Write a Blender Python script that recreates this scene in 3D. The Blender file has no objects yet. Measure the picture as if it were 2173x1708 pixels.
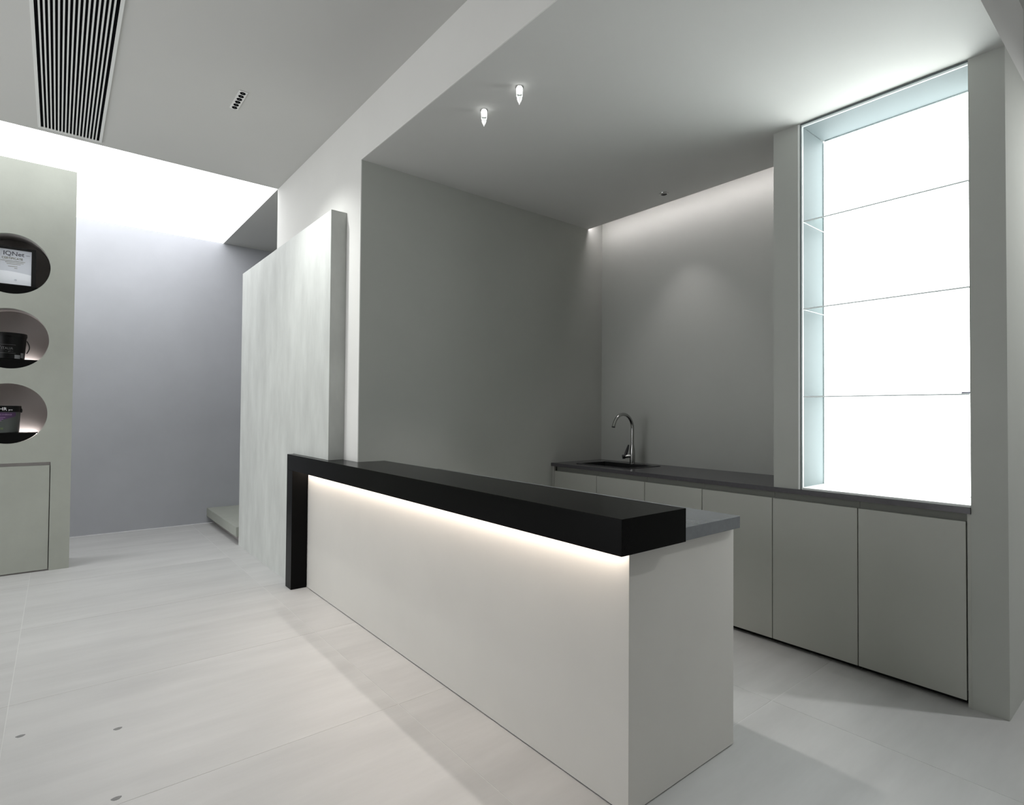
import bpy, bmesh, math, random
from mathutils import Vector, Matrix
random.seed(4)
S = bpy.context.scene
COL = S.collection

# ------------------------------------------------------------------ camera
cam_d = bpy.data.cameras.new('camera'); cam = bpy.data.objects.new('camera', cam_d); COL.objects.link(cam)
cam_d.sensor_fit = 'HORIZONTAL'; cam_d.sensor_width = 36.0; cam_d.lens = 19.6717
cam_d.clip_start = 0.05
rt = Vector((0.77621543, -0.63042269, 0.00753945)); up = Vector((-0.017, -0.0089743, 0.99981521)); fw = Vector((0.63023853, 0.77620017, 0.01768317))
cam.matrix_world = Matrix(((rt.x, up.x, -fw.x, 0), (rt.y, up.y, -fw.y, 0), (rt.z, up.z, -fw.z, 1.4), (0, 0, 0, 1)))
S.camera = cam

# ------------------------------------------------------------------ world: even cool light through unseen openings added left and behind
W = bpy.data.worlds.new('world'); S.world = W; W.use_nodes = True
bg = W.node_tree.nodes['Background']; bg.inputs[0].default_value = (0.965, 0.975, 1.0, 1); bg.inputs[1].default_value = 3.3

# ------------------------------------------------------------------ exposure
vs = S.view_settings
vs.view_transform = 'Standard'; vs.look = 'None'; vs.gamma = 1.0; vs.use_curve_mapping = False
vs.exposure = 0.0

# ------------------------------------------------------------------ strengths of the luminous things
E_CEIL = 3.0      # luminous ceiling
E_NICHE = 7.2     # back-lit panel in the display niche
E_COVE = 29.0
E_BAR = 15.0
E_SHELF = 34.0

def lamp(kind, name, loc, energy, color, **kw):
    l = bpy.data.lights.new(name, kind); l.energy = energy; l.color = color
    for k, v in kw.items(): setattr(l, k, v)
    o = bpy.data.objects.new(name, l); o.location = loc; COL.objects.link(o)
    return o
lamp('SPOT', 'crystal_lamp_light', (1.885, 2.278, 3.03), 48, (1, .95, .91), spot_size=math.radians(68), spot_blend=.45, shadow_soft_size=.02)
lamp('SPOT', 'crystal_lamp_light', (1.875, 2.584, 3.03), 48, (1, .95, .91), spot_size=math.radians(68), spot_blend=.45, shadow_soft_size=.02)
lamp('SPOT', 'ceiling_spot', (0.921, 4.12, 3.49), 115, (.98, 1, .98), spot_size=math.radians(120), spot_blend=1., shadow_soft_size=.04)
lamp('SPOT', 'ceiling_spot', (4.2, -.45, 3.49), 130, (.98, 1, 1), spot_size=math.radians(165), spot_blend=.8, shadow_soft_size=.04)  # added unseen spot, brightens the right wall
lamp('SPOT', 'small_downlight_beam', (3.691, 2.66, 3.12), 13, (1, .95, .97), spot_size=math.radians(82), spot_blend=.7, shadow_soft_size=.012)

# ------------------------------------------------------------------ materials
def mat(name, col, rough=.6, metal=0., spec=.5, mottle=0., scale=3., stretch=(1, 1, 1), bump=0., bscale=60., emit=None, trans=0., ior=1.45, rand=0., coat=0.):
    m = bpy.data.materials.new(name); m.use_nodes = True
    nt = m.node_tree; N = nt.nodes; L = nt.links; b = N['Principled BSDF']
    b.inputs['Base Color'].default_value = (*col, 1); b.inputs['Roughness'].default_value = rough
    b.inputs['Metallic'].default_value = metal; b.inputs['Specular IOR Level'].default_value = spec
    b.inputs['Transmission Weight'].default_value = trans; b.inputs['IOR'].default_value = ior
    if emit:
        b.inputs['Emission Color'].default_value = (*emit[0], 1); b.inputs['Emission Strength'].default_value = emit[1]
    tc = N.new('ShaderNodeTexCoord'); mp = N.new('ShaderNodeMapping'); L.new(tc.outputs['Object'], mp.inputs['Vector'])
    mp.inputs['Scale'].default_value = stretch
    if rand:
        oi = N.new('ShaderNodeObjectInfo'); mul = N.new('ShaderNodeMath'); mul.operation = 'MULTIPLY'; mul.inputs[1].default_value = 37.
        L.new(oi.outputs['Random'], mul.inputs[0]); cx = N.new('ShaderNodeCombineXYZ'); L.new(mul.outputs[0], cx.inputs[2])
        L.new(cx.outputs[0], mp.inputs['Location'])
    if mottle:
        n1 = N.new('ShaderNodeTexNoise'); n1.inputs['Scale'].default_value = scale; n1.inputs['Detail'].default_value = 5.; n1.inputs['Roughness'].default_value = .6
        L.new(mp.outputs[0], n1.inputs['Vector'])
        mr = N.new('ShaderNodeMapRange'); mr.inputs[1].default_value = .3; mr.inputs[2].default_value = .7
        mr.inputs[3].default_value = 1 - mottle; mr.inputs[4].default_value = 1 + mottle
        L.new(n1.outputs['Fac'], mr.inputs[0])
        vm = N.new('ShaderNodeVectorMath'); vm.operation = 'SCALE'; vm.inputs[0].default_value = col
        if rand:
            ad = N.new('ShaderNodeMath'); ad.operation = 'MULTIPLY_ADD'; ad.inputs[1].default_value = rand; ad.inputs[2].default_value = 1 - rand / 2
            L.new(oi.outputs['Random'], ad.inputs[0]); mm = N.new('ShaderNodeMath'); mm.operation = 'MULTIPLY'
            L.new(ad.outputs[0], mm.inputs[0]); L.new(mr.outputs[0], mm.inputs[1]); L.new(mm.outputs[0], vm.inputs['Scale'])
        else:
            L.new(mr.outputs[0], vm.inputs['Scale'])
        L.new(vm.outputs[0], b.inputs['Base Color'])
    if bump:
        n2 = N.new('ShaderNodeTexNoise'); n2.inputs['Scale'].default_value = bscale; n2.inputs['Detail'].default_value = 3.
        L.new(mp.outputs[0], n2.inputs['Vector']); bp = N.new('ShaderNodeBump'); bp.inputs['Strength'].default_value = bump; bp.inputs['Distance'].default_value = .002
        L.new(n2.outputs['Fac'], bp.inputs['Height']); L.new(bp.outputs[0], b.inputs['Normal'])
    return m
PL = (.44, .45, .42)
M = dict(
    plaster=mat('plaster', PL, .85, spec=.2, mottle=.025, scale=1.6, bump=.10, bscale=90),
    ceil=mat('ceiling_paint', (.60, .60, .58), .9, spec=.15, mottle=.01, scale=1.2, bump=.06, bscale=120),
    brightened_wall=mat('brightened_wall_paint', (.74, .735, .71), .85, spec=.2, mottle=.02, scale=1.6, bump=.08, bscale=90),  # paler than the plaster to lift the brightness of the skinned faces
    hall=mat('hall_plaster', (.52, .53, .565), .8, spec=.25, mottle=.05, scale=1.3, bump=.1, bscale=60),
    stucco=mat('trowelled_plaster', (.54, .555, .53), .5, spec=.4, mottle=.11, scale=5, stretch=(1, 1.2, .4), bump=.9, bscale=7),
    display=mat('display_plaster', (.33, .343, .305), .75, spec=.3, mottle=.06, scale=2.2, bump=.2, bscale=40),
    niche=mat('niche_plaster', (.33, .31, .30), .85, spec=.2, mottle=.04),
    counter=mat('counter_coating', (.60, .585, .55), .7, spec=.3, mottle=.03, scale=1.3, bump=.08, bscale=150),
    tile=mat('concrete_tile', (.47, .467, .46), .42, spec=.4, mottle=.085, scale=2.4, stretch=(.45, 2.4, 1), bump=.06, bscale=30, rand=.05),
    grout=mat('grout', (.60, .60, .585), .8, spec=.2),
    black=mat('black_metal', (.004, .004, .004), .22, spec=.07, bump=.05, bscale=300),
    stone=mat('grey_stone', (.17, .18, .19), .16, spec=.5, mottle=.06, scale=30),
    dark_stone=mat('dark_stone', (.075, .072, .08), .26, spec=.6, mottle=.08, scale=60),
    cabinet=mat('cabinet_lacquer', (.45, .455, .42), .5, spec=.3, mottle=.015, scale=2),
    channel=mat('channel_metal', (.24, .245, .22), .5, spec=.3),
    gap=mat('shadow_gap', (.02, .02, .02), .9, spec=.1),
    steel=mat('brushed_steel', (.42, .42, .41), .22, metal=1.),
    sink=mat('dark_steel', (.05, .05, .052), .35, metal=.7),
    chrome=mat('chrome', (.8, .8, .8), .08, metal=1.),
    darkplastic=mat('dark_plastic', (.012, .012, .012), .4),
    ventwhite=mat('vent_white', (.78, .79, .77), .5),
    ventblack=mat('duct_black', (.004, .004, .005), .9, spec=.05),
    white=mat('white_enamel', (.82, .82, .80), .4),
    frame=mat('liner_white', (.78, .80, .78), .5),
    glass=mat('shelf_glass', (.93, .985, .975), .02, trans=1., ior=1.3),
    glassedge=mat('green_glass_edge', (.80, .88, .88), .2, spec=.6),
    frosted=mat('satin_panel', (.16, .19, .195), .6, spec=.1),
    luma=mat('luminous_membrane', (.8, .8, .8), .6, emit=((.97, .985, 1.0), E_CEIL)),
    lumb=mat('backlit_panel', (.85, .87, .87), .5, emit=((.965, 1.0, .995), E_NICHE)),
    cove=mat('cove_led', (.9, .9, .9), .5, emit=((1, .93, .96), E_COVE)),
    bar=mat('bar_led', (.9, .9, .9), .5, emit=((1, .86, .74), E_BAR)),
    shelfled=mat('shelf_led', (.9, .9, .9), .5, emit=((1, .92, .90), E_SHELF)),
    crystal=mat('lit_crystal', (.9, .9, .9), .1, emit=((1, .99, .98), 3.5)),
    drop=mat('crystal_drop', (.85, .85, .85), .1, spec=.8, emit=((1, .99, .98), .55)),
    paper=mat('paper', (.62, .65, .70), .35, spec=.5),
    page_reflection=mat('painted_reflection', (.85, .88, .92), .35, spec=.5),
    ink=mat('ink', (.10, .10, .12), .7), inkgold=mat('ink_gold', (.26, .25, .18), .7),
    frameblack=mat('frame_black', (.008, .008, .008), .25, spec=.5),
    pailblack=mat('pail_black', (.003, .003, .003), .35, spec=.15),
    pailgrey=mat('pail_grey', (.065, .072, .068), .35, spec=.3),
    purple=mat('purple_label', (.055, .022, .075), .4), lilac=mat('lilac_print', (.30, .20, .34), .5),
    printwhite=mat('white_print', (.75, .75, .76), .5), printgrey=mat('grey_print', (.10, .10, .10), .5),
    sticker=mat('sticker', (.16, .165, .17), .5), green=mat('green_dot', (.08, .11, .05), .5),
    chip=mat('chip_mark', (.20, .20, .20), .8), bracket=mat('bracket_grey', (.30, .29, .36), .5),
)

# ------------------------------------------------------------------ helpers
def origin_of(p):
    v = Vector((0, 0, 0))
    while p is not None: v = v + p.location; p = p.parent
    return v
def link(name, bm_or_me, m, parent=None, org=None):
    if isinstance(bm_or_me, bmesh.types.BMesh):
        me = bpy.data.meshes.new(name); bmesh.ops.recalc_face_normals(bm_or_me, faces=bm_or_me.faces[:]); bm_or_me.to_mesh(me); bm_or_me.free()
    else: me = bm_or_me
    co = [v.co.copy() for v in me.vertices]
    if org is None:
        lo = Vector([min(c[i] for c in co) for i in range(3)]); hi = Vector([max(c[i] for c in co) for i in range(3)])
        org = Vector(((lo.x + hi.x) / 2, (lo.y + hi.y) / 2, lo.z))
    me.transform(Matrix.Translation(-Vector(org)))
    if not me.materials: me.materials.append(M[m])
    o = bpy.data.objects.new(name, me); COL.objects.link(o)
    o.parent = parent; o.location = Vector(org) - origin_of(parent)
    return o
def tag(o, label=None, cat=None, group=None, kind=None):
    for k, v in (('label', label), ('category', cat), ('group', group), ('kind', kind)):
        if v: o[k] = v
    return o
def thing(name, label, cat, loc, group=None):
    o = bpy.data.objects.new(name, None); o.empty_display_size = .1; COL.objects.link(o); o.location = loc
    return tag(o, label, cat, group)
def a_box(bm, x0, x1, y0, y1, z0, z1):
    v = [bm.verts.new(c) for c in ((x0, y0, z0), (x1, y0, z0), (x1, y1, z0), (x0, y1, z0), (x0, y0, z1), (x1, y0, z1), (x1, y1, z1), (x0, y1, z1))]
    for f in ((0, 3, 2, 1), (4, 5, 6, 7), (0, 1, 5, 4), (1, 2, 6, 5), (2, 3, 7, 6), (3, 0, 4, 7)): bm.faces.new([v[i] for i in f])
def bev(bm, w, seg=2):
    if w: bmesh.ops.bevel(bm, geom=bm.edges[:], offset=w, segments=seg, affect='EDGES', profile=.5)
def box(name, x0, x1, y0, y1, z0, z1, m, parent=None, b=0.):
    bm = bmesh.new(); a_box(bm, x0, x1, y0, y1, z0, z1); bev(bm, b)
    return link(name, bm, m, parent)
def a_prism(bm, pts, axis, a0, a1):
    """polygon pts in the two other axes, extruded along axis from a0 to a1"""
    def P(p, a):
        c = list(p); c.insert('xyz'.index(axis), a); return c
    A = [bm.verts.new(P(p, a0)) for p in pts]; B = [bm.verts.new(P(p, a1)) for p in pts]
    bm.faces.new(A[::-1]); bm.faces.new(B); n = len(pts)
    for i in range(n): bm.faces.new((A[i], A[(i + 1) % n], B[(i + 1) % n], B[i]))
def prism(name, pts, axis, a0, a1, m, parent=None, b=0.):
    bm = bmesh.new(); a_prism(bm, pts, axis, a0, a1); bev(bm, b)
    return link(name, bm, m, parent)
def a_lathe(bm, prof, c, n=32, axis='z', closed=False):
    """prof: (radius, height) list; r=0 makes a pole"""
    rings = []
    for r_, h in prof:
        ring = []
        if r_ < 1e-6:
            p = (0, 0, h)
            ring = [p]
        else: ring = [(r_ * math.cos(2 * math.pi * i / n), r_ * math.sin(2 * math.pi * i / n), h) for i in range(n)]
        vs_ = []
        for x, y, z in ring:
            q = {'z': (x, y, z), 'y': (x, z, y), 'x': (z, x, y)}[axis]
            vs_.append(bm.verts.new((c[0] + q[0], c[1] + q[1], c[2] + q[2])))
        rings.append(vs_)
    for A, B in zip(rings, rings[1:]):
        for i in range(n):
            j = (i + 1) % n
            if len(A) == 1 and len(B) == 1: break
            if len(A) == 1: bm.faces.new((A[0], B[i], B[j]))
            elif len(B) == 1: bm.faces.new((A[i], B[0], A[j]))
            else: bm.faces.new((A[i], B[i], B[j], A[j]))
    if closed:
        for R_ in (rings[0], rings[-1]):
            if len(R_) > 1: bm.faces.new(R_)
def smooth(o, ang=35):
    for p in o.data.polygons: p.use_smooth = True
    try: o.data.set_sharp_from_angle(angle=math.radians(ang))
    except Exception: pass
    return o
def lathe(name, prof, c, m, parent=None, n=32, axis='z', closed=False):
    bm = bmesh.new(); a_lathe(bm, prof, c, n, axis, closed); return smooth(link(name, bm, m, parent))
def a_tube(bm, pts, rad, n=16, cap=True):
    pts = [Vector(p) for p in pts]; rings = []
    ref = Vector((0, 1, 0)) if abs((pts[1] - pts[0]).normalized().y) < .9 else Vector((1, 0, 0))
    for i, p in enumerate(pts):
        t = (pts[min(i + 1, len(pts) - 1)] - pts[max(i - 1, 0)]).normalized()
        a = (ref - t * ref.dot(t)).normalized(); b = t.cross(a)
        r_ = rad[i] if isinstance(rad, (list, tuple)) else rad
        rings.append([bm.verts.new(p + a * r_ * math.cos(2 * math.pi * k / n) + b * r_ * math.sin(2 * math.pi * k / n)) for k in range(n)])
    for A, B in zip(rings, rings[1:]):
        for k in range(n): bm.faces.new((A[k], A[(k + 1) % n], B[(k + 1) % n], B[k]))
    if cap: bm.faces.new(rings[0][::-1]); bm.faces.new(rings[-1])
def tube(name, pts, rad, m, parent=None, n=16):
    bm = bmesh.new(); a_tube(bm, pts, rad, n); return smooth(link(name, bm, m, parent), 50)
def holed_plate(outline, holes, thick):
    """2-D outline with round holes -> mesh lying in XY of the curve, as a solid of given thickness"""
    cu = bpy.data.curves.new('plate', 'CURVE'); cu.dimensions = '2D'; cu.fill_mode = 'BOTH'; cu.extrude = thick / 2
    for loop in [outline] + holes:
        sp = cu.splines.new('POLY'); sp.points.add(len(loop) - 1); sp.use_cyclic_u = True
        for q, p in zip(sp.points, loop): q.co = (p[0], p[1], 0, 1)
    o = bpy.data.objects.new('plate', cu); COL.objects.link(o)
    me = bpy.data.meshes.new_from_object(o.evaluated_get(bpy.context.evaluated_depsgraph_get()))
    bpy.data.objects.remove(o); bpy.data.curves.remove(cu)
    return me
def text(name, s, h, org, right, upv, m, parent, thick=.0006, align='LEFT', squeeze=1.):
    cu = bpy.data.curves.new('text', 'FONT'); cu.body = s; cu.size = h; cu.extrude = thick; cu.align_x = align; cu.resolution_u = 3
    o = bpy.data.objects.new('text', cu); COL.objects.link(o)
    me = bpy.data.meshes.new_from_object(o.evaluated_get(bpy.context.evaluated_depsgraph_get()))
    bpy.data.objects.remove(o); bpy.data.curves.remove(cu)
    R_ = Vector(right).normalized(); U_ = Vector(upv).normalized(); N_ = R_.cross(U_)
    me.transform(Matrix(((R_.x * squeeze, U_.x, N_.x, org[0]), (R_.y * squeeze, U_.y, N_.y, org[1]), (R_.z * squeeze, U_.z, N_.z, org[2]), (0, 0, 0, 1))))
    me.materials.clear()
    return link(name, me, m, parent)

# ------------------------------------------------------------------ dimensions (metres, read off the photograph)
ZC, ZS = 3.516, 3.137                     # main ceiling, lowered kitchen ceiling
XW, YW = 1.5992, 3.641                    # middle wall: face and corner
Y1, Y2 = 5.5446, 7.802                    # hall: near edge and far wall
XB, XCOVE = 4.067, 3.8706                 # kitchen back wall, edge of the lowered ceiling
XC = 3.4166                               # pillar faces
YA, YB, YC, YD = 1.6554, 1.51, .7018, .5652
ZK = .9563                                # kitchen worktop
ZT, ZB = 1.0528, .9303                    # black bar top
XL, XR, YF = -3.6, 6.2, -4.0              # room bounds out of view
T = .15
def st(o): return tag(o, kind='structure')

# ------------------------------------------------------------------ floor
floor = st(box('floor', XL, XR, YF, Y2, -.12, -.0008, 'grout'))
def grid(a, lo, hi, step):
    v = a
    while v > lo: v -= step
    out = [lo]; v += step
    while v < hi - .05: out.append(v); v += step
    return out + [hi]
GX = grid(-.156, XL, XR, 1.446)
GY = [YF, YF + .55, -2.07, -.94, .21, 1.337, 2.4326, 3.5485, 4.7189, 5.84, 6.96, Y2]
g = .0016
tile_me = {}
for i in range(len(GX) - 1):
    for j in range(len(GY) - 1):
        x0, x1, y0, y1 = GX[i] + g, GX[i + 1] - g, GY[j] + g, GY[j + 1] - g
        key = (round(x1 - x0, 4), round(y1 - y0, 4))
        if key not in tile_me:
            bm = bmesh.new(); w, h = key; a_box(bm, -w / 2, w / 2, -h / 2, h / 2, -.0085, 0)
            me = bpy.data.meshes.new('tile'); bmesh.ops.recalc_face_normals(bm, faces=bm.faces[:]); bm.to_mesh(me); bm.free(); me.materials.append(M['tile']); tile_me[key] = me
        o = bpy.data.objects.new('tile', tile_me[key]); COL.objects.link(o); o.parent = floor
        o.location = Vector(((x0 + x1) / 2, (y0 + y1) / 2, 0)) - floor.location
for k, (x, y) in enumerate(((.229, 3.008), (-.10, 3.196), (.188, 2.474))):
    bm = bmesh.new(); n = 12
    a_prism(bm, [(x + (.016 + .003 * math.sin(3 * t_)) * math.cos(t_), y + .011 * math.sin(t_)) for t_ in [2 * math.pi * q / n for q in range(n)]], 'z', 0.0, .0008)
    link('chip_mark', bm, 'chip', floor)

# ------------------------------------------------------------------ shell
st(box('ceiling', XL, XR, YF, Y1, ZC, ZC + .12, 'ceil'))
st(box('ceiling_passage', XW, 5.2, Y1, Y2 + T, ZC, ZC + .12, 'ceil'))
# lowered kitchen ceiling: solid bulkhead with a cove slot along the back wall
low = st(box('ceiling_kitchen', XW + .0061, XCOVE, YD, YW, ZS, ZC, 'ceil'))
st(box('wall_bulkhead', XCOVE, XR, YD, YA, ZS, ZC, 'plaster'))
st(box('wall_front_skin', XW, XW + .006, YW, Y1, 0, ZC, 'brightened_wall'))  # thin paler skins added so these wall faces render brighter
st(box('wall_bulkhead_skin', XW, XW + .006, YD, YW - .0002, ZS, ZC, 'brightened_wall'))
st(box('wall_middle', XW + .0061, 5.2, YW, Y1, 0, ZC, 'plaster'))
st(box('wall_kitchen', XB, XB + T, YD + .1366, YW, 0, ZC, 'plaster'))
st(box('wall_right', XC, XR, YD, YC, 0, ZS, 'plaster'))
st(box('wall_pillar', XC, XB, YB, YA, ZK, ZS, 'plaster'))
st(box('wall_far', XL, 5.2, Y2, Y2 + T, 0, ZC, 'hall'))
st(box('wall_passage', 5.2, 5.2 + T, Y1, Y2 + T, 0, ZC, 'hall'))
# left wall: unseen opening added so world light brightens the bar and slab faces
bm = bmesh.new()
a_box(bm, XL - T, XL, YF, 1.9, 0, ZC + .12); a_box(bm, XL - T, XL, 5.7, Y2 + T, 0, ZC + .12); a_box(bm, XL - T, XL, 1.9, 5.7, 3.2, ZC + .12)
st(link('wall_left', bm, 'plaster'))
st(box('wall_east', XR, XR + T, YF, YD + .2, 0, ZC, 'plaster'))
bm = bmesh.new()
a_box(bm, XL, 3.0, YF - T, YF, 0, ZC); a_box(bm, 6.0, XR, YF - T, YF, 0, ZC); a_box(bm, 3.0, 6.0, YF - T, YF, 3.45, ZC); a_box(bm, 3.0, 6.0, YF - T, YF, 0, 2.1)
st(link('wall_front', bm, 'plaster'))  # high opening added out of view to brighten the right wall

# ------------------------------------------------------------------ luminous ceiling of the hall
lc = thing('luminous_ceiling', 'large glowing white ceiling panel above the hall at far left', 'ceiling light', ((XL + XW) / 2, (Y1 + Y2) / 2, ZC))
box('membrane', XL, XW - .004, Y1 + .004, Y2, ZC + .001, ZC + .02, 'luma', lc)
box('light_box', XL, XW - .004, Y1 + .004, Y2 + T, ZC + .03, ZC + .12, 'white', lc)

# ------------------------------------------------------------------ display wall with round niches (far left)
YL = 6.314; YLB = 6.72; XE = .1014; R_N = .2545; CX = -.322
NZ = (2.624, 1.992, 1.358)
dw = st(thing('wall_display', None, None, ((XL + XE) / 2, YL + .2, 0)))
def circ(cx, cz, r, n=72): return [(cx + r * math.cos(2 * math.pi * i / n), cz + r * math.sin(2 * math.pi * i / n)) for i in range(n)]
DX0, DX1, DZ = -.66, -.0385, .939
me = holed_plate([(XL, 0), (DX0, 0), (DX0, DZ), (DX1, DZ), (DX1, 0), (XE, 0), (XE, ZC), (XL, ZC)], [circ(CX, z, R_N)[::-1] for z in NZ], .03)
me.transform(Matrix(((1, 0, 0, 0), (0, 0, -1, YL + .015), (0, 1, 0, 0), (0, 0, 0, 1)))); me.materials.clear()
link('face', me, 'display', dw)
bm = bmesh.new(); a_box(bm, XL, -.70, YL + .03, YLB, 0, ZC); a_box(bm, 0.04, XE, YL + .03, YLB, 0, ZC); a_box(bm, -.70, .04, YL + .38, YLB, 0, ZC)
link('core', bm, 'display', dw)
for k, z in enumerate(NZ):
    zs = (2.446, 1.820, 1.195)[k]
    bm = bmesh.new()
    a_lathe(bm, [(R_N + .001, .004), (R_N + .001, .10), (R_N + .012, .10), (R_N + .012, .30), (0, .30)], (CX, YL, z), 72, 'y')
    smooth(link('niche_lining', bm, 'niche', dw))
    # black shelf filling the lower part of the circle, short of the back by a light slot
    h = zs - z; a0 = math.asin(h / (R_N - .002)); n = 30
    seg = [(CX + (R_N - .002) * math.cos(t_), z + (R_N - .002) * math.sin(t_)) for t_ in [math.pi - a0 + (math.pi + 2 * a0) * q / n for q in range(n + 1)]]
    prism('shelf_block', seg, 'y', YL + .025, YL + .255, 'pailblack', dw)
    if k: 
        w = math.sqrt(R_N ** 2 - (h - .012) ** 2) - .004
        box('light_strip', CX - w, CX + w, YL + .268, YL + .286, zs - .02, zs - .010, 'shelfled', dw)

# low cupboard door in the display wall
cd = thing('cupboard_door', 'low grey plastered cupboard door set in the wall under the round niches', 'cupboard door', ((DX0 + DX1) / 2, YL + .02, 0))
box('door', DX0 + .006, DX1 - .006, YL + .006, YL + .026, .012, DZ - .028, 'display', cd, .001)
box('finger_groove', DX0 + .001, DX1 - .001, YL + .03, YL + .04, .0, DZ - .001, 'niche', cd)

# ------------------------------------------------------------------ things in the niches
cf = thing('framed_certificate', 'black framed certificate leaning in the top round niche', 'certificate', (-.36, YL + .12, 2.446))
FX0, FX1, FZ0, FZ1, FY = -.63, -.168, 2.447, 2.79, YL + .115
bm = bmesh.new()
for (a, b, c, d_) in ((FX0, FX1, FZ0, FZ0 + .022), (FX0, FX1, FZ1 - .022, FZ1), (FX0, FX0 + .03, FZ0 + .022, FZ1 - .022), (FX1 - .03, FX1, FZ0 + .022, FZ1 - .022)):
    a_box(bm, a, b, FY, FY + .02, c, d_)
link('frame', bm, 'frameblack', cf)
bm = bmesh.new(); a_box(bm, FX0 + .026, FX1 - .026, FY + .008, FY + .012, FZ0 + .018, FZ1 - .018)
pg = link('page', bm, 'paper', cf)
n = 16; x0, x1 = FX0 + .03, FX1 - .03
prism('reflection_band', [(x0, FZ0 + .022), (x1, FZ0 + .022)] + [(x1 - (x1 - x0) * q / n, FZ0 + .022 + .082 + .03 * math.sin(math.pi * (.12 + .88 * q / n))) for q in range(n + 1)], 'y', FY + .0065, FY + .008, 'page_reflection', cf)  # reflection in the frame glass painted as a paler band
cxp = (FX0 + FX1) / 2 + .11
text('print', 'IQNet', .052, (-.385 - .0, FY + .006, 2.716), (1, 0, 0), (0, 0, 1), 'ink', cf)
text('print', 'CERTIFICATE', .027, (-.392, FY + .006, 2.683), (1, 0, 0), (0, 0, 1), 'inkgold', cf, squeeze=.86)
for q, (a, b, z_) in enumerate(((-.40, -.24, 2.668), (-.37, -.25, 2.655), (-.36, -.27, 2.642), (-.35, -.29, 2.622), (-.31, -.29, 2.608))):
    box('print_line', a, b, FY + .006, FY + .0072, z_, z_ + .003, 'inkgold', cf)
for a, b in ((-.235, -.21), (-.45, -.42)): box('print_line', a, b, FY + .006, FY + .0072, 2.728, 2.731, 'ink', cf)
lathe('seal', [(0, 0), (.009, 0), (.009, .001)], (-.30, FY + .0055, 2.508), 'paper', cf, 16, 'y')

def pail(name, label, cx, cy, z, rb, rt_, h, body, lidm, lid_h):
    t = thing(name, label, 'bucket', (cx, cy, z))
    lathe('body', [(0, 0), (rb - .004, 0), (rb, .004), (rt_, h - lid_h), (rt_, h - lid_h + .002)], (cx, cy, z), body, t, 48)
    lathe('lid', [(rt_ - .002, h - lid_h), (rt_ + .005, h - lid_h), (rt_ + .005, h - .008), (rt_ + .002, h), (rt_ - .008, h), (rt_ - .010, h - .006), (0, h - .006)], (cx, cy, z), lidm, t, 48)
    return t
# black pail, middle niche
bx, by = -.335, YL + .13; zb_ = 1.821
bp_ = pail('paint_bucket', 'plain black bucket lettered in dark grey in the middle round niche', bx, by, zb_, .106, .117, .222, 'pailblack', 'pailblack', .03)
pts = [(bx + .118 + .018 * math.sin(math.pi * t_), by - .02, zb_ + .165 - .11 * t_) for t_ in [q / 10 for q in range(11)]]
tube('handle', pts, .004, 'darkplastic', bp_, 8)
def wrap(name, s, h, cx, cy, rad, ang_mid, z, m, parent, squeeze=1.):
    """letters bent round a cylinder; one mesh"""
    cu = bpy.data.curves.new('text', 'FONT'); cu.body = s; cu.size = h; cu.align_x = 'CENTER'; cu.resolution_u = 2; cu.extrude = .0004
    o = bpy.data.objects.new('text', cu); COL.objects.link(o)
    me = bpy.data.meshes.new_from_object(o.evaluated_get(bpy.context.evaluated_depsgraph_get())); bpy.data.objects.remove(o); bpy.data.curves.remove(cu)
    for v in me.vertices:
        a = ang_mid + v.co.x * squeeze / rad; r_ = rad + .0012 + v.co.z
        zz = z + v.co.y
        v.co = (cx + r_ * math.sin(a), cy - r_ * math.cos(a), zz)
    me.materials.clear(); return link(name, me, m, parent)
def patch(name, cx, cy, rad, a0, a1, z0, z1, m, parent, th=.0008, n=16, skew=0.):
    bm = bmesh.new(); A = []
    for q in range(n + 1):
        a = a0 + (a1 - a0) * q / n; zt_ = z1; zl_ = z0 + skew * q / n
        A.append([bm.verts.new((cx + r_ * math.sin(a), cy - r_ * math.cos(a), z_)) for r_, z_ in ((rad, zl_), (rad + th, zl_), (rad + th, zt_), (rad, zt_))])
    for P_, Q_ in zip(A, A[1:]):
        for i in range(4): bm.faces.new((P_[i], P_[(i + 1) % 4], Q_[(i + 1) % 4], Q_[i]))
    bm.faces.new(A[0]); bm.faces.new(A[-1][::-1])
    return smooth(link(name, bm, m, parent))
wrap('print', 'ITALIA', .030, bx, by, .114, -.03, zb_ + .078, 'printgrey', bp_, .85)
wrap('print', '\u2014 gel \u2014', .014, bx, by, .1135, .10, zb_ + .060, 'printgrey', bp_)
wrap('print', '/A', .055, bx, by, .1145, -.62, zb_ + .10, 'printgrey', bp_)
for a0_, a1_, z0_, z1_ in ((-.50, .46, .118, .1195), (-.50, .46, .047, .0485)): patch('print_line', bx, by, .1135, a0_, a1_, zb_ + z0_, zb_ + z1_, 'printgrey', bp_)
patch('print_line', bx, by, .1135, -.50, -.487, zb_ + .047, zb_ + .1195, 'printgrey', bp_)
patch('sticker', bx, by, .1085, .42, .80, zb_ + .004, zb_ + .036, 'sticker', bp_)
patch('sticker', bx, by, .1100, .84, 1.10, zb_ + .012, zb_ + .055, 'sticker', bp_)

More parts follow.
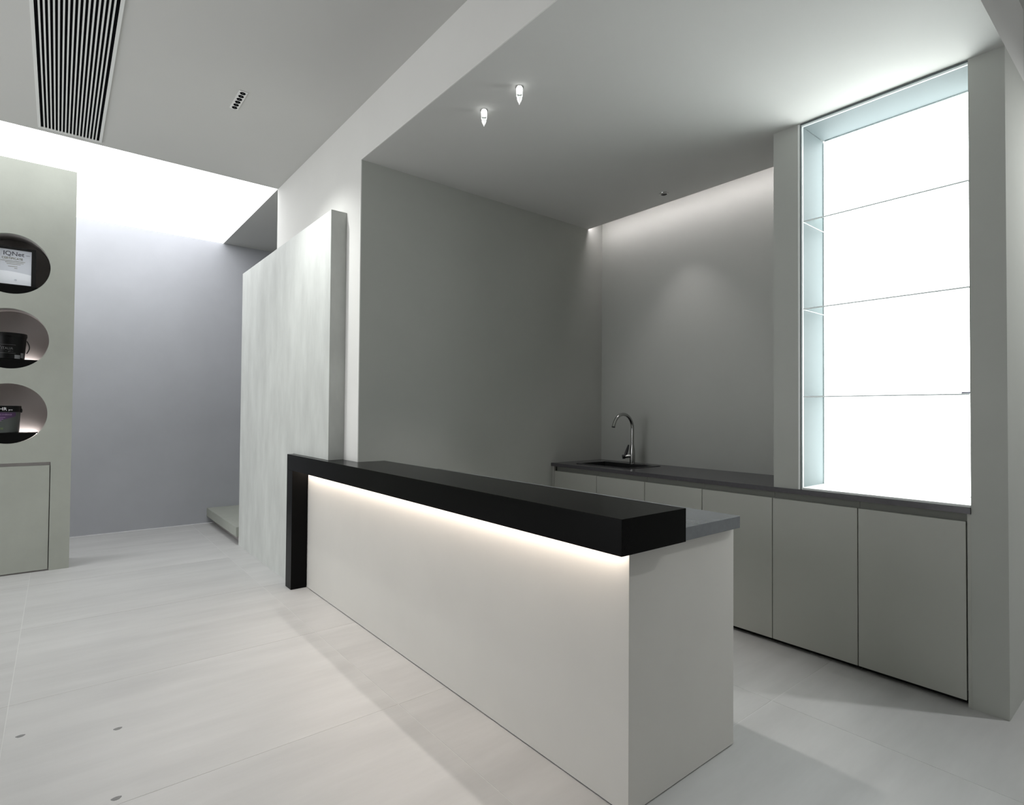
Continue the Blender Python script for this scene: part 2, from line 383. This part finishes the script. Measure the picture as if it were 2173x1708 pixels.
# grey and purple pail, bottom niche
gx, gy = -.365, YL + .13; zg = 1.196
gp = pail('paint_bucket', 'grey bucket with purple label and black lid in the bottom round niche', gx, gy, zg, .112, .118, .228, 'pailgrey', 'pailblack', .052)
tube('handle', [(gx + .122 + .004 * math.sin(math.pi * q / 6), gy - .02, zg + .205 - .035 * q / 6) for q in range(7)], .005, 'darkplastic', gp, 8)
patch('label', gx, gy, .1172, -1.3, .86, zg + .055, zg + .174, 'purple', gp, skew=.085)
wrap('print', 'BEHR', .038, gx, gy, .124, -.08, zg + .188, 'printwhite', gp, 1.)
wrap('print', 'pro', .020, gx, gy, .124, .48, zg + .188, 'printwhite', gp, 1.)
wrap('print', 'PREMIUM COVERAGE', .016, gx, gy, .1188, -.02, zg + .148, 'lilac', gp, .95)
for q in range(3): patch('print_line', gx, gy, .1182, -.45, .22 - .1 * q, zg + .128 - q * .014, zg + .131 - q * .014, 'lilac', gp)
patch('print_dot', gx, gy, .1155, -.03, .12, zg + .028, zg + .044, 'green', gp)

# ------------------------------------------------------------------ trowelled wall panel, notched over the bar
wp = prism('wall_panel', [(6.3228, 0), (4.6290, 0), (4.6290, ZT + .001), (3.8773, ZT + .001), (3.8773, 2.8307), (6.3228, 2.8307)], 'x', 1.4843, XW - .001, 'stucco')
tag(wp, 'tall thick pale trowelled plaster slab standing against the wall at the end of the bar', 'wall panel')

# ------------------------------------------------------------------ step in the passage
sp = thing('stair_step', 'low grey floating step behind the tall plaster slab', 'step', (2.6, 7.06, 0))
box('tread', 1.4604, 5.19, 6.3323, Y2 - .001, .0836, .1856, 'display', sp, .002)
box('plinth', 1.53, 5.19, 6.37, Y2 - .001, 0.001, .0836, 'niche', sp)

# ------------------------------------------------------------------ bar: body, black top with leg, stone worktop
XC0, XC1, YC0 = 1.5578, 2.2483, 1.2627
bc = thing('bar_counter', 'long pale coated bar body under the black bar top', 'counter', ((XC0 + XC1) / 2, 2.6, 0))
prism('shell', [(XC0, YC0), (XC1, YC0), (XC1, YC0 + .036), (XC0 + .036, YC0 + .036), (XC0 + .036, 4.485), (XC0, 4.485)], 'z', .005, .919, 'counter', bc, .001)
box('back_panel', XC1 - .02, XC1 - .002, YC0 + .037, YW - .002, .08, .919, 'counter', bc)
box('plinth', XC0 + .05, XC1 - .06, YC0 + .04, YW - .002, 0, .08, 'gap', bc)
box('inner_shelf', XC0 + .04, XC1 - .022, YC0 + .04, YW - .002, .45, .468, 'cabinet', bc)

bt = thing('bar_slab', 'black glossy bar top turning down into a square leg at its far end', 'bar top', (1.6, 2.9, 0))
prism('top', [(1.4371, 1.1961), (1.7986, 1.1961), (1.7986, YW - .002), (XW - .002, YW - .002), (XW - .002, 4.6267), (1.4371, 4.6267)], 'z', ZB, ZT, 'black', bt, .0006)
box('leg', 1.4371, XC0 - .001, 4.4938, 4.6267, 0, ZB - .0005, 'black', bt, .0015)
box('light_strip', 1.505, 1.5530, 1.27, 4.487, ZB - .006, ZB - .0008, 'bar', bt)

sw = box('stone_worktop', 1.8000, 2.2438, 1.2306, YW - .002, .9204, .9708, 'stone', None, .0015)
tag(sw, 'grey polished stone worktop on the staff side of the bar', 'worktop')

# ------------------------------------------------------------------ kitchen run
ZDT, ZDB = .8876, .030
XD = XC + .004                       # door face
seams = [3.612, 3.1129, 2.6309, 2.1501, 1.6665, 1.194, .7207]
lab = ['pale green-grey base cabinet farthest left, left of the sink front', 'pale green-grey base cabinet second from the left, under the sink',
       'pale green-grey base cabinet in mid-run, seen above the black bar top corner', 'pale green-grey base cabinet partly hidden by the end of the stone worktop',
       'pale green-grey base cabinet left half of the pair below the bright display niche', 'pale green-grey base cabinet at the right end beside the right pillar']
for i in range(6):
    y1_, y0_ = seams[i] - .0022, seams[i + 1] + .0022
    c = thing('base_cabinet', lab[i], 'cabinet', (3.74, (y0_ + y1_) / 2, 0), 'base cabinets along the back wall')
    box('door', XD, XD + .02, y0_, y1_, ZDB, ZDT, 'cabinet', c, .0012)
    if i > 1: box('carcass', XD + .026, XB - .002, y0_, y1_, .07, .862, 'cabinet', c)
    else:
        box('carcass', XD + .026, XB - .002, y0_, y1_, .07, .74, 'cabinet', c)
        box('top_rail', XD + .026, XD + .06, y0_, y1_, .742, .862, 'cabinet', c)
    box('handle_channel', XD + .034, XD + .05, y0_ - .0015, y1_ + .0015, .864, .926, 'channel', c)
    box('plinth', XD + .05, XD + .068, y0_, y1_, 0, .068, 'gap', c)
def filler(label, y0_, y1_):
    f = box('filler_strip', XD + .002, XD + .022, y0_, y1_, .0, .926, 'cabinet', None, .001)
    tag(f, label, 'filler strip')
filler('narrow upright strip closing the cabinet run against the left wall', seams[0] + .003, YW - .001)
filler('narrow upright strip between the last cabinet door and the right pillar', YC + .001, seams[6] - .003)
# worktop with a sink cut-out
kw = thing('kitchen_worktop', 'long dark grey stone worktop along the back wall', 'worktop', (3.74, 2.2, .9285))
XK = 3.4060
SX0, SX1, SY0, SY1 = 3.545, 3.93, 2.885, 3.435
bm = bmesh.new(); z0, z1 = .9285, ZK
for (a, b, c_, d_) in ((XK, SX0, YC + .001, YW - .001), (SX1, XB - .001, YC + .001, YW - .001), (SX0, SX1, YC + .001, SY0), (SX0, SX1, SY1, YW - .001)): a_box(bm, a, b, c_, d_, z0, z1)
bmesh.ops.remove_doubles(bm, verts=bm.verts[:], dist=1e-5)
link('slab', bm, 'dark_stone', kw)
# sink
sk = thing('kitchen_sink', 'black rectangular sink let into the dark worktop', 'sink', ((SX0 + SX1) / 2, 3.16, ZK - .18))
bm = bmesh.new()
a_box(bm, SX0 - .014, SX0 + .012, SY0 - .014, SY1 + .014, ZK + .0006, ZK + .004); a_box(bm, SX1 - .06, SX1 + .014, SY0 - .014, SY1 + .014, ZK + .0006, ZK + .004)
a_box(bm, SX0 + .012, SX1 - .06, SY0 - .014, SY0 + .012, ZK + .0006, ZK + .004); a_box(bm, SX0 + .012, SX1 - .06, SY1 - .012, SY1 + .014, ZK + .0006, ZK + .004)
link('rim', bm, 'sink', sk)
bm = bmesh.new(); w = .004; X0, X1, Y0, Y1_, Z0, Z1 = SX0 + .006, SX1 - .054, SY0 + .006, SY1 - .006, ZK - .18, ZK + .0005
a_box(bm, X0, X0 + w, Y0, Y1_, Z0, Z1); a_box(bm, X1 - w, X1, Y0, Y1_, Z0, Z1); a_box(bm, X0 + w, X1 - w, Y0, Y0 + w, Z0, Z1); a_box(bm, X0 + w, X1 - w, Y1_ - w, Y1_, Z0, Z1); a_box(bm, X0 + w, X1 - w, Y0 + w, Y1_ - w, Z0, Z0 + w)
link('bowl', bm, 'sink', sk)
lathe('drain', [(0, .002), (.03, .002), (.04, .005), (.045, .001)], ((X0 + X1) / 2, 3.16, Z0 + w), 'steel', sk, 24)
# tap
fx, fy, fz = 3.905, 3.135, ZK + .004
fc = thing('kitchen_tap', 'steel gooseneck tap standing behind the sink', 'tap', (fx, fy, fz))
lathe('tap_body', [(0, 0), (.026, 0), (.026, .004), (.0235, .006), (.0235, .075), (.0225, .11), (.0155, .165), (0, .165)], (fx, fy, fz), 'steel', fc, 28)
RA = .125; zc_ = 1.395 - RA + .008 - .0125
pts = [(fx, fy, fz + .15)] + [(fx, fy, fz + .15 + (zc_ - fz - .15) * q / 6) for q in range(1, 7)]
pts += [(fx - RA + RA * math.cos(a), fy, zc_ + RA * math.sin(a)) for a in [math.radians(160) * q / 24 for q in range(1, 25)]]
e = Vector(pts[-1]) ; dirv = Vector((-math.sin(math.radians(160)), 0, math.cos(math.radians(160)))).normalized()
pts += [tuple(e + dirv * .012), tuple(e + dirv * .024)]
tube('spout', pts, .0138, 'steel', fc, 20)
tube('aerator', [tuple(e + dirv * .024), tuple(e + dirv * .030)], .0138, 'sink', fc, 20)
tube('valve', [(fx, fy, fz + .068), (fx - .022, fy + .018, fz + .066), (fx - .05, fy + .04, fz + .062)], .0155, 'chrome', fc, 20)
tube('knob', [(fx - .051, fy + .041, fz + .062), (fx - .068, fy + .055, fz + .059)], .019, 'darkplastic', fc, 20)
tube('lever', [(fx - .048, fy + .038, fz + .072), (fx - .036, fy + .029, fz + .12), (fx - .026, fy + .021, fz + .165)], [.013, .012, .006], 'sink', fc, 12)

# ------------------------------------------------------------------ back-lit niche and glass shelves
XN = 3.7326
st(box('wall_niche', XN + .04, XB, YC, YB, ZK, ZS, 'plaster'))
lp = thing('light_panel', 'tall glowing white panel at the back of the glass shelf niche', 'light panel', (XN, 1.1, ZK))
box('diffuser', XN, XN + .008, YC + .006, YB - .020, ZK + .022, ZS - .002, 'lumb', lp)
box('back_tray', XN + .010, XN + .038, YC + .002, YB - .002, ZK + .002, ZS - .002, 'white', lp)
st(box('trim_1', XC + .0005, XC + .012, YB - .012, YB - .0005, ZK + .001, ZS - .001, 'frame'))
gcase = thing('glass_shelf_case', 'frameless glass shelf unit in front of the glowing panel', 'glass shelf', (3.57, 1.1, ZK))
GX0, GX1, GY0, GY1 = XC + .003, XN - .002, YC + .002, YB - .014
box('side_panel', GX0, GX1, GY1 - .004, GY1, ZK + .001, ZS - .012, 'frosted', gcase)
box('front_glass_edge', GX0, GX0 + .012, GY1 - .012, GY1 - .0045, ZK + .012, ZS - .022, 'glassedge', gcase, .001)
box('rear_glass_edge', GX1 - .006, GX1, GY1 - .010, GY1 - .0045, ZK + .012, ZS - .022, 'glassedge', gcase, .001)
box('top_panel', GX0, GX1, GY0, GY1 - .004, ZS - .010, ZS - .002, 'frosted', gcase)
box('front_glass_edge', GX0, GX0 + .010, GY0, GY1 - .006, ZS - .022, ZS - .011, 'glassedge', gcase, .001)
box('rear_glass_edge', GX1 - .006, GX1, GY0, GY1 - .012, ZS - .018, ZS - .011, 'glassedge', gcase, .001)
box('bottom_panel', GX0, GX1, GY0, GY1 - .004, ZK + .001, ZK + .013, 'frame', gcase, .001)
for z in (2.545, 2.025, 1.505):
    sh_ = box('shelf', GX0 + .002, GX1 - .002, GY0, GY1 - .016, z - .004, z + .004, 'glass', gcase, .001)
    box('front_edge', GX0 - .0005, GX0 + .0015, GY0, GY1 - .016, z - .0038, z + .0038, 'glassedge', sh_)
box('shelf_bracket', GX0 + .01, GX0 + .035, GY0, GY0 + .035, 1.5095, 1.5175, 'bracket', gcase, .001)

# ------------------------------------------------------------------ cove light over the kitchen wall
cl = thing('cove_light', 'thin strip of light hidden in the ceiling slot above the kitchen wall', 'strip light', (XCOVE + .02, 2.65, ZS + .05))
box('light_strip', XCOVE + .001, XCOVE + .012, YA + .01, YW - .005, ZS + .030, ZS + .040, 'cove', cl)
box('holder', XCOVE + .001, XCOVE + .014, YA + .01, YW - .005, ZS + .041, ZS + .048, 'white', cl)
st(box('wall_cove_end', XCOVE, XB, YA, YA + .002, ZS, ZC, 'plaster'))
st(box('ceiling_cove', XCOVE, XB + T, YA, YW, ZS + .26, ZS + .30, 'ceil'))

# ------------------------------------------------------------------ air vent in the main ceiling
VX0, VX1, VY0, VY1 = -.150, .235, 2.75, 5.470
av = thing('air_vent', 'long white slatted air vent in the ceiling beside the glowing panel', 'air vent', ((VX0 + VX1) / 2, 4.1, ZC))
f = .017; z0, z1 = ZC - .008, ZC - .0005
bm = bmesh.new()
a_box(bm, VX0, VX0 + f, VY0, VY1, z0, z1); a_box(bm, VX1 - f, VX1, VY0, VY1, z0, z1); a_box(bm, VX0 + f, VX1 - f, VY0, VY0 + f, z0, z1); a_box(bm, VX0 + f, VX1 - f, VY1 - f, VY1, z0, z1)
link('frame', bm, 'ventwhite', av)
box('duct', VX0 + f, VX1 - f, VY0 + f, VY1 - f, ZC - .0012, ZC - .0004, 'ventblack', av)
p = (VX1 - VX0 - 2 * f) / 17
base = None
for k in range(16):
    x = VX0 + f + p * (k + 1)
    if base is None: base = box('slat', x - .0042, x + .0042, VY0 + f, VY1 - f, z0 + .0005, z1 - .0008, 'ventwhite', av); bx0 = x
    else:
        o = base.copy(); COL.objects.link(o); o.parent = av; o.location.x = base.location.x + x - bx0

# ------------------------------------------------------------------ six-cell linear downlight
def linear(cx, cy, label):
    ld = thing('linear_downlight', label, 'downlight', (cx, cy, ZC))
    LX0, LX1, LY0, LY1 = cx - .0265, cx + .0265, cy - .1375, cy + .1375
    box('frame', LX0, LX1, LY0, LY1, ZC - .005, ZC - .0005, 'white', ld, .001)
    for k in range(6):
        yy = LY0 + .026 + k * (LY1 - LY0 - .052) / 5
        c_ = lathe('cell', [(0, -.0004), (.011, -.0004), (.0150, -.001), (.0168, -.002), (.0168, .001)], (cx, yy, ZC - .0052), 'ventblack', ld, 20)
        lathe('lens', [(0, -.0006), (.0035, -.0004), (.0035, .0)], (cx, yy, ZC - .0058), 'steel', c_, 10)
linear(.9225, 4.1185, 'small white rectangular downlight with six black cells in the main ceiling')
linear(4.2, -.55, 'small white rectangular downlight with black cells, added out of frame to brighten the right wall')  # fixture made up for the extra spot, never in view

# ------------------------------------------------------------------ crystal downlights
def crystal(x, y, label):
    t = thing('crystal_downlight', label, 'downlight', (x, y, ZS), 'crystal downlights in the lowered ceiling')
    lathe('rim', [(.0, 0), (.021, 0), (.021, -.004), (.016, -.006), (0, -.006)], (x, y, ZS - .0004), 'chrome', t, 24)
    lathe('bulb', [(.0150, -.0065), (.0165, -.012), (.0165, -.020), (.012, -.032), (.005, -.040), (0, -.042)], (x, y, ZS), 'crystal', t, 24)
    lathe('sleeve', [(.0165, -.0065), (.0170, -.0065), (.0160, -.055), (.0145, -.062), (.0140, -.062), (.0155, -.055)], (x, y, ZS), 'glass', t, 24)
    lathe('drop', [(0, -.048), (.013, -.056), (.0145, -.064), (.010, -.078), (.004, -.088), (0, -.098)], (x, y, ZS), 'drop', t, 8)
crystal(1.885, 2.278, 'lit crystal drop downlight nearer the glowing niche, upper right of the two')
crystal(1.875, 2.584, 'lit crystal drop downlight, lower left of the two')

# ------------------------------------------------------------------ small recessed downlight over the sink
sd = thing('recessed_downlight', 'small round chrome-rimmed downlight in the lowered ceiling above the sink', 'downlight', (3.691, 2.66, ZS))
lathe('trim', [(.024, -.0005), (.038, -.0005), (.037, -.004), (.030, -.007), (.024, -.006)], (3.691, 2.66, ZS), 'steel', sd, 32)
lathe('reflector', [(.024, -.005), (.016, -.0012), (0, -.0012)], (3.691, 2.66, ZS), 'frameblack', sd, 24)
